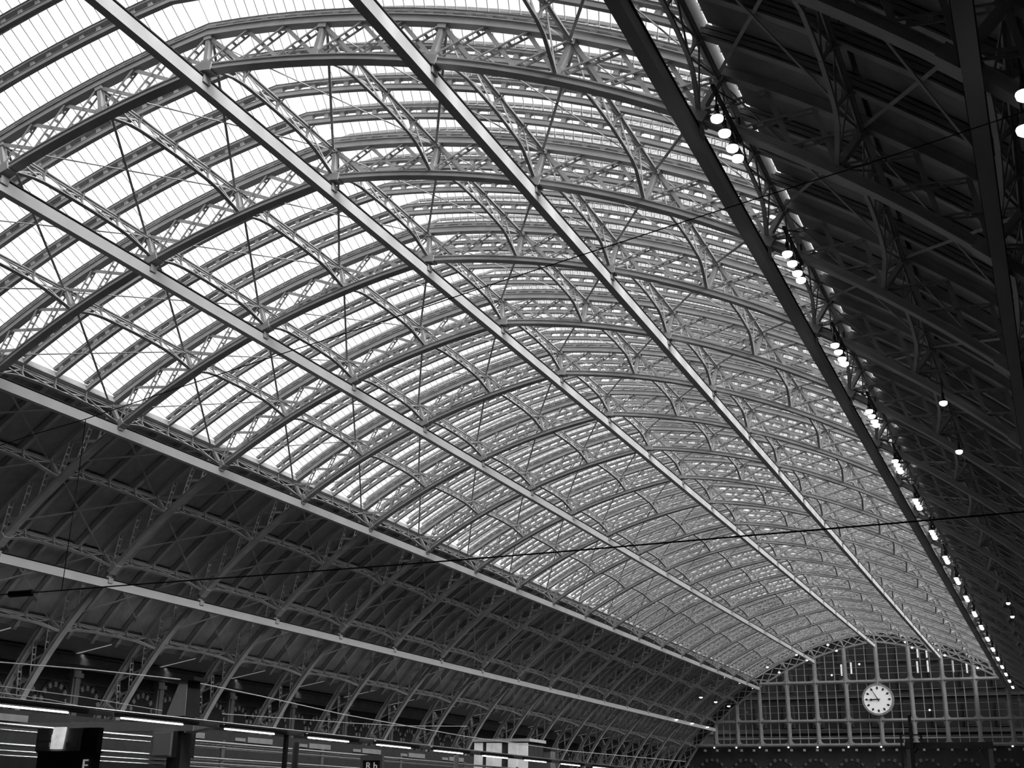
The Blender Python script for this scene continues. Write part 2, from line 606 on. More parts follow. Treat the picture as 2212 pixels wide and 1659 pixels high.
# ------------------------------------------------------------------ lattice purlins along the vault
def rowname(k):
    if k == 0:
        return 'at the ridge'
    return 'in the %s row %s of the ridge' % (NTH[abs(k)], 'left' if k < 0 else 'right')
Q = BAY/4
def purlin_meshes(k):
    s = S(k)
    u = nrm(s)
    tdir = u.cross(Vector((0, 1, 0)))
    def B(m, a, b, w, h):
        return m.bar(a, b, w, h, up=u)
    top = MB()
    top.bar(P3(s, 1.0, 0.14), P3(s, 1.0, BAY-0.14), 0.20, 0.05, up=u)
    top.bar(P3(s, 0.95, 0.14), P3(s, 0.95, BAY-0.14), 0.05, 0.12, up=u)
    top = top.mesh('top_chord', STEEL)
    pts = [(0.16, -0.20), (0.8, 0.02), (1.6, 0.27), (Q, 0.37), (Q*1.5, 0.42), (Q*2, 0.44), (Q*2.5, 0.42), (Q*3, 0.37), (BAY-1.6, 0.27), (BAY-0.8, 0.02), (BAY-0.16, -0.20)]
    bot = MB()
    for (ya, oa), (yb, ob) in zip(pts[:-1], pts[1:]):
        bot.bar(P3(s, oa, ya), P3(s, ob, yb), 0.16, 0.045, up=u)
        bot.bar(P3(s, oa+0.05, ya), P3(s, ob+0.05, yb), 0.04, 0.07, up=u)
    bot = bot.mesh('bottom_chord', STEEL)
    ps = []
    for i, lo in ((1, 0.37), (2, 0.44), (3, 0.37)):
        m = MB()
        y = Q*i
        m.bar(P3(s, lo, y), P3(s, 1.0, y), 0.09, 0.07, up=(0, 1, 0))
        for g in (-1, 1):
            m.bar(P3(s, 0.66, y), P3(s+g*0.22, 1.06, y), 0.05, 0.05, up=(0, 1, 0))
        ps.append(m.mesh('post', STEEL2))
    lac = []
    sp = [(0.25, -0.15), (Q, 0.37), (2*Q, 0.44), (3*Q, 0.37), (BAY-0.25, -0.15)]
    for (ya, oa), (yb, ob) in zip(sp[:-1], sp[1:]):
        for (p, q, e) in (((ya, oa), (yb, 0.94), 0.03), ((ya, 0.94), (yb, ob), -0.03)):
            off = tdir*e
            lac.append(MB().bar(P3(s, p[1], p[0])+off, P3(s, q[1], q[0])+off, 0.025, 0.07, up=u))
    return top, bot, ps, lac
PUR = {k: purlin_meshes(k) for k in range(-7, 8)}
PURLAC = {k: [m.mesh('lacing_bar', STEEL2) for m in PUR[k][3]] for k in PUR}
PURLACJ = {k: joined(PUR[k][3], 'lacing_bar', STEEL2) for k in PUR}
for n in range(0, 20):
    for k in range(-7, 8):
        if n == 0 and k < 3:
            continue
        x, z = prof(S(k))
        r = empty('lattice_purlin', (0, RY(n), 0), 'lattice purlin %s, between arch ribs %s and %s' % (rowname(k), NW[n+1], NW[n+2]), 'purlin', 'lattice purlins between the arch ribs')
        t, b, ps, lac = PUR[k]
        part('top_chord', t, r)
        part('bottom_chord', b, r)
        for me in ps:
            part('post', me, r)
        if n <= 8:
            for me in PURLAC[k]:
                part('lacing_bar', me, r)
        else:
            part('lacing_bar', PURLACJ[k], r, stuff=True)

# ------------------------------------------------------------------ diagonal wind ties in every roof panel
TIES = {}
for k in range(-7, 7):
    a, b = S(k), S(k+1)
    o = 1.02
    thick = MB().bar(P3(b, o, 0.2), P3(a, o, BAY-0.2), 0.10, 0.03, up=nrm((a+b)/2)).mesh('tie_bar', STEEL)
    w2 = 0.05 if (k >= -4 and k < 4) else 0.11
    thin = MB().bar(P3(a, o-0.03, 0.2), P3(b, o-0.03, BAY-0.2), w2, 0.03, up=nrm((a+b)/2)).mesh('tie_bar', STEEL)
    TIES[k] = (thick, thin)
for n in range(0, 20):
    for k in range(-7, 7):
        if n == 0 and k < 3:
            continue
        side = 'left' if k < 0 else 'right'
        idx = -k if k < 0 else k+1
        r = empty('wind_tie', (0, RY(n), 0), 'crossed diagonal tie bars, %s roof panel %s of ridge, between arch ribs %s and %s' % (NTH[idx], side, NW[n+1], NW[n+2]), 'tie bars', 'crossed wind ties of the roof panels')
        part('tie_bar', TIES[k][0], r)
        part('tie_bar', TIES[k][1], r)

# ------------------------------------------------------------------ ridge and furrow glazing
PW = 2*GEDGE/96
RISE = 0.78
G0 = GUT_O+0.12
HY0, HY1 = 0.14, BAY/8
def pane(i, far):
    s0 = -GEDGE+PW*i+0.012
    s1 = -GEDGE+PW*(i+1)-0.012
    ya, yb = (BAY/4-HY0, HY1+0.02) if far else (HY0, HY1-0.02)
    P = []
    for d in (0.0, 0.008):
        P += [P3(s0, G0+0.02+d, ya), P3(s1, G0+0.02+d, ya), P3(s1, G0+RISE+d, yb), P3(s0, G0+RISE+d, yb)]
    return MB().hexa(P)
PF = [pane(i, True) for i in range(96)]
PN = [pane(i, False) for i in range(96)]
PF_M = [m.mesh('glass_pane', GLASS) for m in PF]
PF_J = joined(PF, 'glass_pane', GLASS)
PN_J = joined(PN, 'glass_pane', GLASS)
gb = MB()
for i in range(97):
    s = -GEDGE+PW*i
    for ya, yb in ((HY0, HY1), (BAY/4-HY0, HY1)):
        gb.bar(P3(s, G0-0.01, ya), P3(s, G0+RISE-0.03, yb), 0.022, 0.032, up=nrm(s))
GB = gb.mesh('glazing_bar', STEEL)
RIDGE = MB().arc(-GEDGE, GEDGE, G0+RISE-0.03, G0+RISE+0.09, HY1-0.05, HY1+0.05).mesh('ridge_bar', STEEL)
for n in range(0, 20):
    for j in range(4):
        y = RY(n)+j*BAY/4
        r = empty('glazing_strip', (0, y, 0), '%s of four ridged glass strips between arch ribs %s and %s' % (NTH[j+1], NW[n+1], NW[n+2]), 'roof glazing', 'ridged glass strips of the crown')
        part('ridge_bar', RIDGE, r)
        part('glazing_bar', GB, r, stuff=True)
        part('near_slope_panes', PN_J, r, stuff=True)
        if 1 <= n <= 5:
            for me in PF_M:
                part('glass_pane', me, r)
        else:
            part('far_slope_panes', PF_J, r, stuff=True)
# curb beams closing the glazing along both long edges
for side in (-1, 1):
    a, b = sorted((side*(GEDGE+0.02), side*(GEDGE+0.30)))
    m = MB().arc(a, b, 1.06, 1.50, RY(0), YEND, 0.3)
    o = D.objects.new('glazing_curb', m.mesh('glazing_curb', STEEL))
    COL.objects.link(o)
    tag(o, 'long curb beam closing the %s edge of the roof glazing' % ('left' if side < 0 else 'right'), 'curb beam')

# ------------------------------------------------------------------ longitudinal ducts under the ribs
DUCTS = {-6: 'lower left, across the dark boards', -4: 'below the left glazing edge', -2: 'halfway down the left glazing', 0: 'under the ridge',
         2: 'halfway down the right glazing', 4: 'near the right glazing edge, its sides dark', 6: 'under the dark right boards'}
HANG = {4: (-0.28, -1.04), 2: (-0.16, -0.92), 0: (-0.12, -1.04), -2: (-0.04, -0.96), -4: (0.04, -0.60), -6: (-0.12, -1.20), 6: (0.0, -0.84)}
for k, where in DUCTS.items():
    x, z = prof(S(k))
    dx, dz = HANG[k]
    x += dx
    z += dz+0.85
    top = -dz-0.42
    y0 = RY(0)-6 if k > 0 else RY(0)-2
    r = empty('service_duct', (x, 0, z-0.85), 'long straight box duct hung from the ribs %s' % where, 'duct', 'long box ducts along the vault')
    part('duct_body', MB().box(-0.17, 0.17, y0, YEND-0.3, -0.25, 0.25).mesh('duct_body', DUCT), r)
    part('top_rail', MB().box(-0.20, 0.20, y0, YEND-0.3, 0.31, 0.35).box(-0.06, 0.06, y0, YEND-0.3, 0.25, 0.31).mesh('top_rail', BLACK), r)
    hg = MB().box(-0.05, 0.05, -0.2, 0.2, 0.33, max(top, 0.40)).box(-0.24, 0.24, -0.2, 0.2, 0.33, 0.37).box(0.19, 0.24, -0.2, 0.2, 0.05, 0.36).mesh('hanger', STEEL)
    for n in range(0, 20):
        part('hanger', hg, r, (0, RY(n), 0))

# ------------------------------------------------------------------ pendant lamps
ROD = {}
def lamp_meshes(rl, r, shm=None):
    shm = shm or DARK
    rod = MB().rod([(0, 0, 0), (0, 0, -rl)], 0.025).mesh('rod', BLACK)
    cap = smooth(MB().lathe([(0.06*r/0.27, -rl+0.02), (0.10*r/0.27, -rl-0.05), (0.10*r/0.27, -rl-0.22)], k=10).mesh('cap', BLACK))
    sh = smooth(MB().lathe([(0.10*r/0.27, -rl-0.20), (0.5*r, -rl-0.27), (0.92*r, -rl-0.38), (0.97*r, -rl-0.40)], k=14).mesh('shade', shm))
    bw = smooth(MB().lathe([(0.96*r, -rl-0.38), (r, -rl-0.41), (0.9*r, -rl-0.48), (0.5*r, -rl-0.53), (0.05, -rl-0.54)], k=14).mesh('bowl', GLOW))
    return rod, cap, sh, bw
LM_A = lamp_meshes(0.35, 0.175)
LM_F = lamp_meshes(0.45, 0.155)
LM_B = lamp_meshes(1.6, 0.19, PALE)
LM_E = lamp_meshes(1.0, 0.24)
LM_D = lamp_meshes(0.3, 0.15)
LM_C = lamp_meshes(0.45, 0.26)
def lamp(loc, label, group, LM):
    r = empty('pendant_lamp', loc, label, 'lamp', group)
    for nm, me in zip(('rod', 'cap', 'shade', 'bowl'), LM):
        part(nm, me, r)
    return r
railm = MB().box(-0.05, 0.05, -3.1, 0.0, -0.05, 0.05).mesh('rail_bar', BLACK)
raild = MB().rod([(0, -0.1, 0), (0, -0.1, 0.75)], 0.03).rod([(0, -2.9, 0), (0, -0.2, 1.2)], 0.02).mesh('rail_strut', BLACK)
for n in range(1, 20):
    zl = 18.30+EYE
    rr = empty('lamp_rail', (20.0, RY(n), zl), 'short black rail holding four lamps at arch rib %s, right glazing edge' % NW[n+1], 'lamp rail', 'lamp rails along the right glazing edge')
    part('rail_bar', railm, rr)
    part('rail_strut', raild, rr)
    for i, dy in enumerate((-2.75, -1.95, -1.1, -0.5)):
        lamp((20.0, RY(n)+dy, zl-0.05), '%s of four glowing lamps on the rail at arch rib %s' % (NTH[i+1], NW[n+1]), 'lamps along the right glazing edge', LM_A)
def pend(px, below, label, group, LM, drop):
    # hang the lamp where the line of sight comes to lie a given drop below the rib
    d = ray(px, Y=CP.y+1.0)-CP
    t = 5.0
    while t < 215:
        p = CP+d*t
        lo, hi = 0.0, 44.0
        for _ in range(24):
            mid = (lo+hi)/2
            if prof(mid, 0)[0] < abs(p.x):
                lo = mid
            else:
                hi = mid
        if p.z > prof(lo, 0)[1]-below or p.y > YEND-1:
            break
        t += 0.1
    lamp((p.x, p.y, p.z+drop), label, group, LM)
for i, px in enumerate([(2212, 203), (2213, 279)]):
    pend(px, 1.3+0.3*i, '%s lamp at the right edge of the frame, under the dark boards' % ('upper' if i == 0 else 'lower'), 'lamps under the right boards', LM_D, 0.7)
for i, px in enumerate([(2038, 872), (2072, 977), (2178, 1304), (2187, 1333)]):
    pend(px, 1.2, '%s lamp from the camera hanging alone below the dark right boards' % NTH[i+1], 'lone lamps below the right boards', LM_F, 0.9)
for i, px in enumerate([(1461, 1555), (1495, 1563), (1528, 1571)]):
    pend(px, 1.3, '%s small lamp along the lowest left duct near the far end' % NTH[i+1], 'lamps at the far left boards', LM_C, 0.9)
for i, px in enumerate([(1514, 1507), (1546, 1517), (1574, 1526)]):
    pend(px, 1.3, '%s small lamp between the two left ducts near the far end' % NTH[i+1], 'lamps at the far left boards', LM_C, 0.9)
for i, px in enumerate([(1567, 1463), (1599, 1476), (1627, 1487)]):
    p = ray(px, X=-19.15)
    lamp((p.x, min(p.y, YEND-1.0), p.z+1.5), '%s small lamp under the left glazing edge near the far end' % NTH[i+1], 'lamps at the far left boards', LM_E)
_cr = lambda a, b: (1500+a/3.107, 1330+b/3.107)
for X, L, w in ((-14.5, [(490, 345), (570, 380)], 'third row left of ridge'), (-9.88, [(685, 262), (755, 298)], 'second row left of ridge'), (-5.03, [(895, 195), (953, 235)], 'first row left of ridge'),
                (4.7, [(1415, 175), (1460, 214)], 'first row right of ridge'), (9.4, [(1605, 185), (1640, 228), (1680, 266)], 'second row right of ridge'), (13.6, [(1835, 260), (1870, 303), (1900, 350)], 'third row right of ridge')):
    for i, c in enumerate(L):
        p = ray(_cr(*c), X=X)
        if p.y > YEND-0.5:
            p = ray(_cr(*c), Y=YEND-0.7)
        lamp((p.x, p.y, p.z+2.0), 'white pendant lamp near the end screen, %s, %s along the row' % (w, NTH[i+1]), 'pendant lamps near the end screen', LM_B)

# ------------------------------------------------------------------ end screen with the clock (structure)
scr = D.objects.new('window_1', None)
scr['kind'] = 'structure'
scr['label'] = 'tall glazed iron end screen under the last arch rib'
scr.location = (0, YEND, 0)
COL.objects.link(scr)
ZB, Z1, Z2 = 10.376+EYE, 13.9+EYE, 19.85+EYE
XN = [prof(S(k))[0] for k in range(-6, 7)]
def arch_z(x):
    lo, hi = 0.0, 45.0
    for _ in range(40):
        mid = (lo+hi)/2
        if prof(mid, -0.48)[0] < abs(x):
            lo = mid
        else:
            hi = mid
    return prof(lo, -0.48)[1]
MW = 0.30
for x in XN:
    zt = arch_z(x)+0.1
    part('mullion', MB().box(x-MW, x+MW, -0.2, 0.2, ZB, zt).box(x-0.1, x+0.1, -0.32, -0.2, ZB, zt).mesh('mullion', STEEL), scr)
for z, xe in ((ZB-0.15, 30.0), (Z1, XN[-1]+0.3), (Z2, XN[-3]-0.2)):
    part('transom', MB().box(-xe, xe, -0.22, 0.22, z-0.24, z+0.24).box(-xe, xe, -0.34, -0.22, z-0.08, z+0.08).mesh('transom', STEEL), scr)
part('crest_rail', MB().box(-27, 27, -0.1, 0.1, ZB+0.75, ZB+0.98).mesh('crest_rail', STEEL), scr)
def fillet(m, x, z, sx, sz, r=0.55):
    # corner filler rounding a light's corner
    pts = [(x, z)]
    for i in range(5):
        t = math.pi/2*i/4
        pts.append((x+sx*r*(1-math.cos(math.pi/2-t)), z+sz*r*(1-math.sin(math.pi/2-t))))
    if sx*sz > 0:
        pts = pts[::-1]
    m.poly(pts, -0.16, 0.16)
def light(x0, x1, z0, z1, z1b=None):
    """one glazed light: rounded iron frame, glass, bars"""
    x0 += MW
    x1 -= MW
    m = MB()
    fillet(m, x0, z0, 1, 1)
    fillet(m, x1, z0, -1, 1)
    if z1b is None:
        fillet(m, x0, z1, 1, -1)
        fillet(m, x1, z1, -1, -1)
    fr = part('light_frame', m.mesh('light_frame', STEEL), scr)
    za, zb = z1, (z1 if z1b is None else z1b)
    g = MB().poly([(x0, z0), (x1, z0), (x1, zb), (x0, za)], 0.02, 0.04)
    part('glass_pane', g.mesh('glass_pane', SCREENGLASS), fr)
    zt = lambda x: za+(zb-za)*(x-x0)/(x1-x0)
    for i in (1, 2):
        x = x0+(x1-x0)*i/3
        part('glazing_bar', MB().box(x-0.06, x+0.06, -0.04, 0.05, z0, zt(x)).mesh('glazing_bar', STEEL2), fr)
    k = max(1, round((min(za, zb) - z0)/1.0))
    zz = z0
    top = max(za, zb)
    st = (z1-z0)/k if z1b is None else 0.98
    z = z0+st
    while z < top-0.3:
        xa, xb = x0, x1
        if z1b is not None and z > min(za, zb):
            t = x0+(x1-x0)*(z-za)/(zb-za)
            xa, xb = (t, x1) if zb > za else (x0, t)
        if xb-xa > 0.2:
            part('glazing_bar', MB().box(xa, xb, -0.03, 0.03, z-0.022, z+0.022).mesh('glazing_bar', STEEL2), fr)
        z += st
for i in range(len(XN)-1):
    x0, x1 = XN[i], XN[i+1]
    light(x0, x1, ZB+0.1, Z1-0.24)
    zl, zr = arch_z(x0), arch_z(x1)
    if abs(x0) < 18.96 and abs(x1) < 18.96:
        light(x0, x1, Z1+0.24, Z2-0.24)
        light(x0, x1, Z2+0.24, max(zl, Z2+0.3), max(zr, Z2+0.3))
    elif abs((x0+x1)/2) < 23:
        light(x0, x1, Z1+0.24, min(zl, Z2-0.24), min(zr, Z2-0.24))
    else:
        light(x0, x1, Z1+0.24, max(zl, Z1+0.3), max(zr, Z1+0.3))
# wall under the screen, with dim arches
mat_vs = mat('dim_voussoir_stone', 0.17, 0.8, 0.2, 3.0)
we = D.objects.new('wall_end', None)
we['kind'] = 'structure'
COL.objects.link(we)
struct('brickwork', MB().box(-37, 37, YEND+0.6, YEND+1.4, 0, ZB-0.2).mesh('brickwork', BRICK), we)
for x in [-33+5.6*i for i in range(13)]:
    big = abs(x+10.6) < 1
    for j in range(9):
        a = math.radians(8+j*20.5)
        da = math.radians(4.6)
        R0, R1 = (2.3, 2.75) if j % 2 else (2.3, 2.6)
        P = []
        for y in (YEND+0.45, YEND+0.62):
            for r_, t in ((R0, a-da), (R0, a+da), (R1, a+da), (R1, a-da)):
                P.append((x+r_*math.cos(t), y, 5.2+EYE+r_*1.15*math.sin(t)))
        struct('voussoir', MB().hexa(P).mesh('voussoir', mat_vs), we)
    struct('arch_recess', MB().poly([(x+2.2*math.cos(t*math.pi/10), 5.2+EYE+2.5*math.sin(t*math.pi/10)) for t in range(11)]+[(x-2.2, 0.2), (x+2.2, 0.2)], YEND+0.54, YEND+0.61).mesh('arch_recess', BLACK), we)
# dark gable filling between the end rib and the building beyond
gm = MB()
for i in range(24):
    a, b = -36+3*i, -33+3*i
    (xa, za), (xb, zb) = prof(a, -0.3), prof(b, -0.3)
    gm.poly([(xa, za), (xb, zb), (xb, 33), (xa, 33)], YEND+0.4, YEND+0.6)
struct('gable_wall', gm.mesh('gable_wall', BLACK), we)
# lamps under the base girder of the screen
bm_ = smooth(MB().lathe([(0.05, 0.1), (0.12, 0.05), (0.15, -0.04), (0.08, -0.10)], k=10).mesh('bowl', GLOW))
bs_ = MB().rod([(0, 0, 0.1), (0, 0, 0.33)], 0.03).mesh('stem', BLACK)
for i, k in enumerate(range(-6, 6)):
    x = XN[k+6]
    r = empty('bowl_lamp', (x-0.3, YEND-0.2, 9.9+EYE), 'small bright lamp under the screen base, below mullion %s from the left' % NW[i+1], 'lamp', 'bright lamps under the end screen')
    part('bowl', bm_, r)
    part('stem', bs_, r)
db_ = MB().box(-0.17, 0.17, -0.17, 0.17, -0.22, 0.12).mesh('lamp_box', LAMPBOX)
ds_ = MB().rod([(0, 0, 0.1), (0, 0, 0.65)], 0.03).mesh('stem', BLACK)
for i in range(28):
    x = -28.3+2.02*i
    r = empty('box_lamp', (x, YEND-0.2, 9.5+EYE), 'dim box lamp under the end screen, number %s from the left' % (NW[i+1] if i < 22 else 'twenty-'+NW[i-19]), 'lamp', 'dim box lamps under the end screen')
    part('lamp_box', db_, r)
    part('stem', ds_, r)
# building beyond the screen, seen through its glass
hb = empty('hotel_building', (0, YEND+14, 0), 'dark brick building with arched windows seen through the end screen', 'building')
part('front_wall', MB().box(-50, 50, 0, 2, 0, 38).mesh('front_wall', HOTELBRICK), hb)
part('string_course', MB().box(-50, 50, -0.25, 0, 20.2, 20.7).box(-50, 50, -0.25, 0, 14.5, 15.0).mesh('string_course', DIMSTONE), hb)
def gothic(w, h, x, z):
    return [(x-w, z), (x+w, z), (x+w, z+h)] + [(x+w*math.cos(t*math.pi/8), z+h+w*1.3*math.sin(t*math.pi/8)) for t in range(1, 8)] + [(x-w, z+h)]
for x in [-22+4.9*i for i in range(12)]:
    for z, h in ((15.4, 3.0), (21.4, 2.4), (26.0, 1.8)):
        wf = part('window', MB().poly(gothic(0.95, h, x, z), -0.2, 0.0).mesh('window', DIMSTONE), hb)
        part('pane', MB().poly(gothic(0.7, h, x, z+0.25), -0.26, -0.2).mesh('pane', BLACK), wf)
for px in [(1940, 1443), (1968, 1443), (1993, 1405)]:
    pass
litm = MB().box(-0.13, 0.13, -0.12, 0.0, -0.95, 0.95).mesh('lit_slot', mat('lit_window_glow', 0.8, 0.5, 0, 1, emit=0.9))
for c in [(987, 365), (1052, 352), (1497, 345), (1567, 340), (1497, 243), (1557, 243), (1735, 340), (1828, 345)]:
    p = ray(_cr(*c), Y=YEND+13.8)
    part('lit_slot', litm, hb, (p.x, -0.2, p.z))
dotm = smooth(MB().lathe([(0.05, 0.16), (0.16, 0.07), (0.16, -0.07), (0.05, -0.16)], k=8).mesh('lit_globe', GLOW))
for c in [(1105, 325), (1578, 633), (920, 398)]:
    p = ray(_cr(*c), Y=YEND+13.4)
    part('lit_globe', dotm, hb, (p.x, -0.4, p.z))

# ------------------------------------------------------------------ clock
pc = ray(_cr(1232, 562), Y=YEND-0.75)
ck = empty('station_clock', pc, 'large round white clock hung on the end screen, showing five to nine', 'clock')
R = 2.36
part('drum', smooth(MB().lathe([(R*0.98, 0.55), (R, 0.45), (R, 0.1), (R*0.97, 0.0), (0.1, 0.0)], k=48, axis='y').mesh('drum', DARK)), ck)
rg = MB()
for i in range(48):
    a, b = 2*math.pi*i/48, 2*math.pi*(i+1)/48
    P = []
    for r_ in (0.90, 1.03):
        P += [(R*r_*math.cos(a), -0.14, R*r_*math.sin(a)), (R*r_*math.cos(b), -0.14, R*r_*math.sin(b)), (R*r_*math.cos(b), 0.3, R*r_*math.sin(b)), (R*r_*math.cos(a), 0.3, R*r_*math.sin(a))]
    rg.hexa(P)
part('bezel', rg.mesh('bezel', mat('clock_bezel', 0.45, 0.4, 0.25, 3.0, metal=0.3)), ck)
part('dial', MB().lathe([(R*0.92, -0.02), (R*0.92, -0.05), (0.05, -0.06)], k=48, axis='y').mesh('dial', DIAL), ck)
for h in range(12):
    t = math.radians(90-30*h)
    c, sn = math.cos(t), math.sin(t)
    f = lambda rad, tan: (rad*c-tan*sn, rad*sn+tan*c)
    pts = [f(0.62*R, 0), f(0.71*R, 0.17), f(0.75*R, 0.17), f(0.85*R, 0), f(0.75*R, -0.17), f(0.71*R, -0.17)]
    part('hour_mark', MB().poly(pts, -0.10, -0.06).mesh('hour_mark', BLACK), ck)
def hand(ang, l, w, name, blob=None):
    t = math.radians(90-ang)
    c, sn = math.cos(t), math.sin(t)
    f = lambda rad, tan: (rad*c-tan*sn, rad*sn+tan*c)
    pts = [f(-0.35, w*0.8), f(-0.35, -w*0.8)]
    if blob:
        pts += [f(blob-0.2, -w), f(blob-0.05, -0.2), f(blob+0.05, -0.2), f(blob+0.2, -w*0.5), f(l, -0.02), f(l, 0.02), f(blob+0.2, w*0.5), f(blob+0.05, 0.2), f(blob-0.05, 0.2), f(blob-0.2, w)]
    else:
        pts += [f(l, -0.03), f(l, 0.03)]
    part(name, MB().poly(pts, -0.18, -0.12).mesh(name, BLACK), ck)
hand(267.5, 1.5, 0.1, 'hour_hand', 1.05)
hand(331, 2.0, 0.11, 'minute_hand')
part('hub', smooth(MB().lathe([(0.17, -0.1), (0.17, -0.22), (0.02, -0.23)], k=16, axis='y').mesh('hub', BLACK)), ck)
part('mount', MB().box(-0.3, 0.3, 0.5, 0.75, -1.9, 1.9).mesh('mount', STEEL), ck)

# ------------------------------------------------------------------ foreground left: lighting trough, rails, mast, boxes
TX = 4.0
p0, p1 = ray((0, 1517), X=TX), ray((1365, 1655), X=TX)
zt = (ray((480, 1560), X=TX).z+ray((740, 1590), X=TX).z)/2
ya, yb = -14.0, min(p1.y, 75.0)
tr = empty('lighting_trough', (TX, 0, zt), 'long lighting trough with bright top edge and tube lamps, lower left', 'light fitting')
part('top_rail', smooth(MB().rod([(0.0, ya, -0.02), (0.0, yb, -0.02)], 0.04, 12).mesh('top_rail', CHROME)), tr)
part('body', MB().box(-0.22, 0.02, ya, yb, -0.14, -0.05).mesh('body', BLACK), tr)
ML = 4.4
def slab(y0, y1, y2, y3, z0, z1):
    return MB().hexa([(0.0, y0, z0), (0.08, y1, z0), (0.08, y2, z0), (0.0, y3, z0), (0.0, y0, z1), (0.08, y1, z1), (0.08, y2, z1), (0.0, y3, z1)])
lensm = slab(0.2, 0.5, ML-1.2, ML-0.7, -0.13, -0.06).mesh('lens', BLACK)
platem = slab(ML-1.0, ML-0.7, ML-0.1, ML+0.1, -0.15, -0.06).mesh('end_plate', GREY)
tubem = MB().rod([(0.03, 0.3, -0.175), (0.03, ML-1.6, -0.175)], 0.022, 8).mesh('tube_lamp', TUBEGLOW)
y = ya
while y < yb-ML:
    part('lens', lensm, tr, (0, y, 0))
    part('end_plate', platem, tr, (0, y, 0))
    part('tube_lamp', tubem, tr, (0, y, 0))
    y += ML
tpm = MB().box(-0.10, 0.0, -0.07, 0.07, -zt, -0.14).mesh('post', DARK)
for px in (622, 1255):
    q = ray((px, 1600 if px < 900 else 1640), X=TX)
    part('post', tpm, tr, (-0.02, q.y, 0))
for px in (-2,):
    part('post', tpm, tr, (-0.02, -12.5, 0))
part('post', tpm, tr, (-0.02, yb-1, 0))
# rails below the trough
SX = -1.5
zm = ray((500, 1608), X=SX).z
zl = ray((500, 1642), X=SX).z
sr = empty('platform_screen', (SX, 0, 0), 'low platform screen with bright metal rails behind the lighting trough, lower left', 'screen')
for za_, h in ((zm, 0.055), (zm-0.15, 0.035), (zl, 0.05), (zl-0.17, 0.035), (zl-0.30, 0.028)):
    part('rail', smooth(MB().rod([(0, -16, za_), (0, 60, za_)], h, 12).mesh('rail', CHROME)), sr)
spm = MB().box(-0.06, 0.02, -0.09, 0.09, 0, zm+0.12).mesh('post', GREY)
for q in [-13+6.6*i for i in range(11)]:
    part('post', spm, sr, (0, q, 0))
PX = -14.0
pr_ = empty('panel_row', (PX, 6, 0), 'row of grey panels on a dark back board behind the bright rails, lower left', 'panels')
pz = ray((730, 1617), X=PX).z
pn = MB().box(0.0, 0.06, 0.2, 1.1, pz-0.10, pz+0.07).mesh('panel', GREY)
pn2 = MB().box(0.0, 0.06, 1.3, 3.6, pz-0.13, pz+0.15).mesh('panel', GREY)
part('back_board', MB().box(-0.1, 0.0, -2, 62, 0, pz+0.35).mesh('back_board', BLACK), pr_)
for q in [6.0*i for i in range(10)]:
    part('panel', pn, pr_, (0, q, 0))
    part('panel', pn2, pr_, (0, q, 0))
glz = MB().box(-0.01, 0.01, -16, 44, 0.1, zl-0.3).mesh('glass_sheet', SCREENGLASS)
part('glass_sheet', glz, sr)
# light post in front of the rails
for px, top, bot, w, nm in ((640, 1602, 1700, 0.10, 'grey'), (986, 1632, 1720, 0.10, 'pale')):
    p = ray((px, top), X=TX+1.0)
    o = empty('post', (p.x, p.y, 0), '%s post standing before the bright rails, lower left' % nm, 'post')
    o.name = 'bollard_post'
    part('shaft', smooth(MB().lathe([(w, 0), (w, p.z-0.02), (w*0.9, p.z)], k=12).mesh('shaft', GREY if nm == 'grey' else PALE)), o)
    part('foot', MB().box(-0.2, 0.2, -0.2, 0.2, 0, 0.05).mesh('foot', DARK), o)

# mast with tapered head, cross arm and cabinet
MY = 3.0
def mp(px, Y=MY):
    return ray(px, Y=Y)
b0, b1 = mp((358, 1547)), mp((399, 1547))
t0, t1 = mp((385, 1470)), mp((401, 1470))
ms = empty('overhead_mast', ((b0.x+b1.x)/2, MY, 0), 'dark tapered overhead line mast with a cross arm, lower left', 'mast')
cx = (b0.x+b1.x)/2
hx0, hx1, hz0 = b0.x-cx, b1.x-cx, b0.z
tx0, tx1, tz = t0.x-cx, t1.x-cx, t0.z
dep = 0.75
part('tapered_head', MB().hexa([(hx0, 0, hz0), (hx1, 0, hz0), (hx1, dep, hz0), (hx0, dep, hz0), (tx0, 0.1, tz), (tx1, 0.1, tz), (tx1, dep, tz), (tx0, dep, tz)]).mesh('tapered_head', MAST), ms)
part('shade_plate', MB().hexa([(hx1, 0.03, hz0), (hx1+0.03, 0.03, hz0), (hx1+0.03, dep, hz0), (hx1, dep, hz0), (tx1, 0.13, tz), (tx1+0.03, 0.13, tz), (tx1+0.03, dep, tz), (tx1, dep, tz)]).mesh('shade_plate', BLACK), ms)  # added black sheet, paints the head's right face as if in shade
part('cap', MB().box(tx0-0.04, tx1+0.3, 0.05, dep+0.05, tz, tz+0.12).mesh('cap', BLACK), ms)
part('shaft', MB().box(hx0+0.15, hx1-0.1, 0.1, dep-0.1, 0, hz0).mesh('shaft', DARK), ms)
c0, c1 = mp((337, 1580)), mp((375, 1636))
part('cabinet', MB().box(c0.x-cx, c1.x-cx, -0.12, 1.0, c1.z, c0.z).mesh('cabinet', MAST), ms)
part('cabinet_door', MB().box(c0.x-cx+0.06, c1.x-cx-0.06, -0.15, -0.12, c1.z+0.06, c0.z-0.06).mesh('cabinet_door', MAST), ms)
part('shade_plate', MB().box(c1.x-cx, c1.x-cx+0.03, -0.12, 1.0, c1.z, c0.z).mesh('shade_plate', BLACK), ms)  # same painted shade on the cabinet's right face
a0, a1 = mp((0, 1556)), mp((440, 1572))
am = MB().bar((a0.x-cx-9, 0.3, a0.z-0.17), (hx1+0.35, 0.3, a0.z-0.30), 0.5, 0.30)
part('cross_arm', am.mesh('cross_arm', MAST), ms)
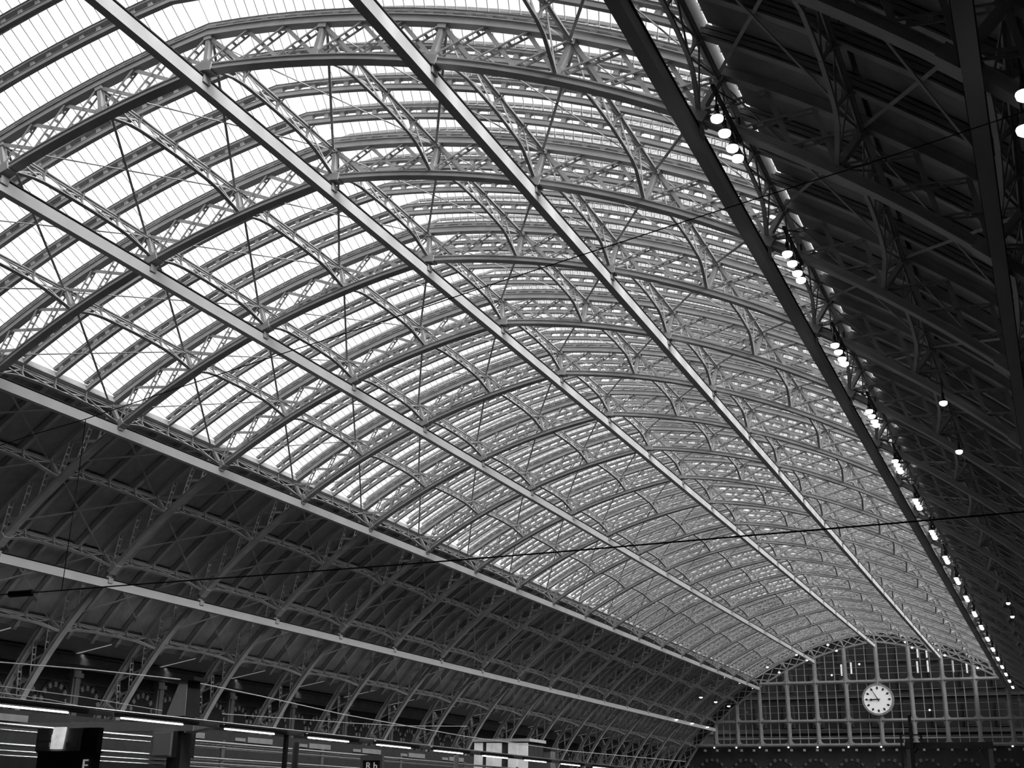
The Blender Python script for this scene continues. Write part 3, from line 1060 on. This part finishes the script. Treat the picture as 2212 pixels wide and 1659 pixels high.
k0 = mp((455, 1566))
part('arm_tip', MB().hexa([(hx1, 0.05, a0.z-0.5), (k0.x-cx, 0.2, a0.z-0.30), (k0.x-cx, 0.5, a0.z-0.30), (hx1, 0.6, a0.z-0.5), (hx1, 0.05, a0.z-0.1), (k0.x-cx, 0.2, a0.z-0.22), (k0.x-cx, 0.5, a0.z-0.22), (hx1, 0.6, a0.z-0.1)]).mesh('arm_tip', PALE), ms)
# equipment box with a lit poster, hung under the arm
def rect(px0, px1, Y):
    a, b = ray(px0, Y=Y), ray(px1, Y=Y)
    return a.x, b.x, b.z, a.z
YB = -12.0
x0, x1, z0, z1 = rect((82, 1574), (172, 1624), YB)
cb = empty('poster_case', ((x0+x1)/2, YB, z0), 'dark case with a glowing narrow poster standing on the black kiosk', 'display case')
ox = (x0+x1)/2
part('case', MB().box(x0-ox, x1-ox, 0.0, 0.15, 0.0, z1-z0).mesh('case', MAST), cb)
q0, q1, r0, r1 = rect((119, 1571), (138, 1618), YB)
pm = mat('poster_glow', 0.6, 0.5, 0.45, 2.6, emit=0.9)
part('poster', MB().hexa([(q0-ox-0.02, -0.04, r0-z0), (q1-ox-0.03, -0.04, r0-z0), (q1-ox-0.03, 0, r0-z0), (q0-ox-0.02, 0, r0-z0), (q0-ox+0.01, -0.04, r1-z0), (q1-ox+0.01, -0.04, r1-z0), (q1-ox+0.01, 0, r1-z0), (q0-ox+0.01, 0, r1-z0)]).mesh('poster', pm), cb)
for (u0, u1, v0, v1) in ((88, 112, 1587, 1599), (88, 108, 1604, 1613), (145, 168, 1603, 1613)):
    e0, e1, f0, f1 = rect((u0, v0), (u1, v1), YB)
    part('vent_panel', MB().box(e0-ox, e1-ox, -0.03, 0, f0-z0, f1-z0).mesh('vent_panel', PALE), cb)
e0, e1, f0, f1 = rect((172, 1572), (206, 1624), YB)
part('side_box', MB().box(e0-ox, e1-ox, 0.02, 0.15, 0.0, f1-z0).mesh('side_box', BLACK), cb)
# dark kiosk below with a letter on it
kx0, kx1, kz0, kz1 = rect((82, 1626), (200, 1659), YB)
kk = empty('dark_kiosk', ((kx0+kx1)/2, YB, 0), 'black kiosk below the poster case with a large pale letter', 'kiosk')
kc = (kx0+kx1)/2
part('body', MB().box(kx0-kc, kx1-kc, 0.0, 0.17, 0, kz1).mesh('body', BLACK), kk)
part('lid', MB().box(kx0-kc-0.03, kx1-kc+0.03, -0.02, 0.19, kz1, kz1+0.03).mesh('lid', DARK), kk)
def text(body, size, loc, parent, m, name='lettering', rot=(math.pi/2, 0, 0)):
    cu = D.curves.new(name, 'FONT')
    cu.body = body
    cu.size = size
    cu.extrude = 0.01
    cu.align_x = 'CENTER'
    tmp = D.objects.new('tmp_text', cu)
    COL.objects.link(tmp)
    bpy.context.view_layer.update()
    me = D.meshes.new_from_object(tmp.evaluated_get(bpy.context.evaluated_depsgraph_get()))
    me.name = name
    me.materials.clear()
    me.materials.append(m)
    D.objects.remove(tmp)
    return part(name, me, parent, loc, rot=rot)
lx0, lx1, lz0, lz1 = rect((180, 1640), (193, 1659), YB)
hgt = (lz1-lz0)*1.35
text('E', hgt/0.7, ((lx0+lx1)/2-kc, -0.03, lz1-hgt), kk, SIGNW)
# framed sign with two characters
sx0, sx1, sz0, sz1 = rect((779, 1631), (825, 1659), 12.0)
sg = empty('framed_sign', ((sx0+sx1)/2, 12.0, 0), 'grey framed sign with two pale characters on black, bottom edge', 'sign')
sc_ = (sx0+sx1)/2
hw = (sx1-sx0)/2
part('frame', MB().box(-hw, hw, 0, 0.15, sz1-0.20, sz1).box(-hw, -hw+0.1, 0, 0.15, 0, sz1-0.2).box(hw-0.1, hw, 0, 0.15, 0, sz1-0.2).mesh('frame', GREY), sg)
part('board', MB().box(-hw+0.1, hw-0.1, 0.05, 0.1, 0.6, sz1-0.2).mesh('board', BLACK), sg)
text('R b', 0.38, (0, 0.04, sz1-0.53), sg, SIGNW)
# pale cabin beyond the trough
CY = 40.0
gx0, gx1, gz0, gz1 = rect((1024, 1602), (1142, 1660), CY)
cab = empty('platform_cabin', ((gx0+gx1)/2, CY, 0), 'pale panelled cabin with flat roof behind the lighting trough', 'cabin')
gc = (gx0+gx1)/2
hw = (gx1-gx0)/2
part('body', MB().box(-hw+0.05, hw-0.05, 0.05, 2.4, 0, gz1-0.05).mesh('body', DARK), cab)
part('roof', MB().box(-hw-0.1, hw+0.1, -0.1, 2.5, gz1-0.02, gz1+0.16).mesh('roof', PALE), cab)
for (u0, u1) in ((1025, 1042), (1051, 1067), (1068, 1083), (1098, 1118), (1119, 1140)):
    e0, e1, f0, f1 = rect((u0, 1605), (u1, 1638), CY)
    part('panel', MB().box(e0-gc, e1-gc, -0.02, 0.05, 1.0, f1).mesh('panel', LITPANEL), cab)
e0, e1, f0, f1 = rect((1160, 1621), (1189, 1645), CY+3)
cab2 = empty('equipment_cabinet', ((e0+e1)/2, CY+3, 0), 'small grey cabinet right of the pale cabin', 'cabinet')
part('body', MB().box(-(e1-e0)/2, (e1-e0)/2, 0, 0.8, 0, f1).mesh('body', GREY), cab2)
part('lid', MB().box(-(e1-e0)/2-0.05, (e1-e0)/2+0.05, -0.05, 0.85, f1, f1+0.08).mesh('lid', DARK), cab2)

# ------------------------------------------------------------------ portal gantry at the right, before the end wall
GY = 60.0
def gp(a, b):
    return ray((1900+a/7.09, 1500+b/7.09), Y=GY)
l0, l1 = gp(395, 740), gp(455, 740)
r0_, r1_ = gp(1650, 740), gp(1720, 740)
bt, bb_ = gp(900, 745), gp(900, 825)
ga = empty('portal_gantry', ((l0.x+r0_.x)/2, GY, 0), 'dark steel portal gantry before the end wall, lower right', 'gantry')
gx = (l0.x+r0_.x)/2
part('leg', MB().box(l0.x-gx, l1.x-gx, 0, 0.35, 0, bt.z).mesh('leg', GREY), ga)
part('leg', MB().box(r0_.x-gx, r1_.x-gx, 0, 0.35, 0, bt.z).mesh('leg', GREY), ga)
part('beam', MB().box(l0.x-gx-0.05, r1_.x-gx+0.05, -0.05, 0.4, bb_.z, bt.z+0.05).mesh('beam', DARK), ga)
for sx, xx in ((1, l1.x-gx), (-1, r0_.x-gx)):
    part('knee_brace', MB().bar((xx, 0.15, bb_.z-0.6), (xx+sx*0.55, 0.15, bb_.z), 0.1, 0.12).mesh('knee_brace', DARK), ga)
mt = gp(460, 325)
mm = empty('signal_mast', (mt.x, GY-0.3, 0), 'black mast with round finial and short cross arm beside the gantry', 'mast')
part('shaft', MB().box(-0.10, 0.10, -0.1, 0.1, 0, mt.z-0.12).mesh('shaft', BLACK), mm)
part('finial', smooth(MB().lathe([(0.03, mt.z-0.12), (0.15, mt.z-0.06), (0.15, mt.z+0.02), (0.03, mt.z+0.1)], k=12).mesh('finial', BLACK)), mm)
ca, cbx, cd = gp(330, 625), gp(640, 625), gp(330, 720)
part('cross_arm', MB().box(ca.x-mt.x, cbx.x-mt.x, -0.05, 0.05, ca.z-0.05, ca.z+0.04).mesh('cross_arm', BLACK), mm)
part('arm_drop', MB().box(ca.x-mt.x-0.06, ca.x-mt.x+0.06, -0.05, 0.05, 0.9, ca.z).mesh('arm_drop', BLACK), mm)
part('arm_drop', MB().box(cbx.x-mt.x-0.08, cbx.x-mt.x+0.08, -0.05, 0.05, cd.z, ca.z).mesh('arm_drop', BLACK), mm)

# ------------------------------------------------------------------ overhead wires
def wire(pts, label, r=0.02, m=BLACK, name='overhead_wire', X=None, Y=None):
    P = [ray(p, X=X, Y=Y) for p in pts]
    o = D.objects.new(name, MB().rod(P, r).mesh(name, m))
    COL.objects.link(o)
    return tag(o, label, 'wire')
WY = -14.0
wire([(-60, 1289), (12, 1284)], 'short wire left of the black insulator at the left edge', 0.0110, Y=WY)
wire([(85, 1279), (300, 1262), (600, 1240), (900, 1217), (1234, 1190), (1605, 1158), (1900, 1133), (2240, 1103)], 'black span wire crossing the whole view below the glazing', 0.0121, Y=WY)
wire([(-40, 975), (81, 936), (186, 905), (379, 840), (616, 762), (870, 680), (1063, 614), (1247, 554), (1480, 478), (1900, 345), (2240, 232)], 'thin black span wire rising to the right across the glazing', 0.0088, Y=WY)
wire([(185, 905), (172, 1010), (150, 1160), (133, 1277)], 'thin dropper wire joining the two span wires at left', 0.0077, Y=WY)
i0, i1 = ray((12, 1284), Y=WY), ray((85, 1279), Y=WY)
ins = empty('insulator', (i0+i1)/2, 'fat black insulator in the span wire at the left edge', 'insulator')
d = (i1-i0)/2
part('barrel', smooth(MB().rod([-d*0.72, -d*0.6, d*0.45, d*0.55], 0.065, 10).mesh('barrel', BLACK)), ins)
part('end_fitting', MB().bar(-d, -d*0.72, 0.03, 0.03).mesh('end_fitting', PALE), ins)
part('end_fitting', MB().bar(d*0.55, d, 0.03, 0.03).mesh('end_fitting', PALE), ins)
MX = ms.location.x
wire([(-30, 1428), (200, 1447), (392, 1468)], 'pale upper wire reaching the mast head from the left', 0.02, RAIL, X=MX)
wire([(402, 1470), (560, 1503), (740, 1543), (1000, 1590), (1230, 1622), (1480, 1645)], 'pale wire running away from the mast head to the right', 0.02, RAIL, X=MX)
wire([(-30, 1478), (180, 1506), (350, 1535)], 'upper of two pale wires low before the left arches', 0.012, RAIL, X=MX)
wire([(-30, 1492), (110, 1512), (215, 1535)], 'lower of two pale wires low before the left arches', 0.012, RAIL, X=MX)
wire([(480, 1542), (640, 1553), (760, 1562), (870, 1568), (1010, 1569)], 'faint wire before the arches in the middle of the left wall', 0.014, RAIL, X=MX)
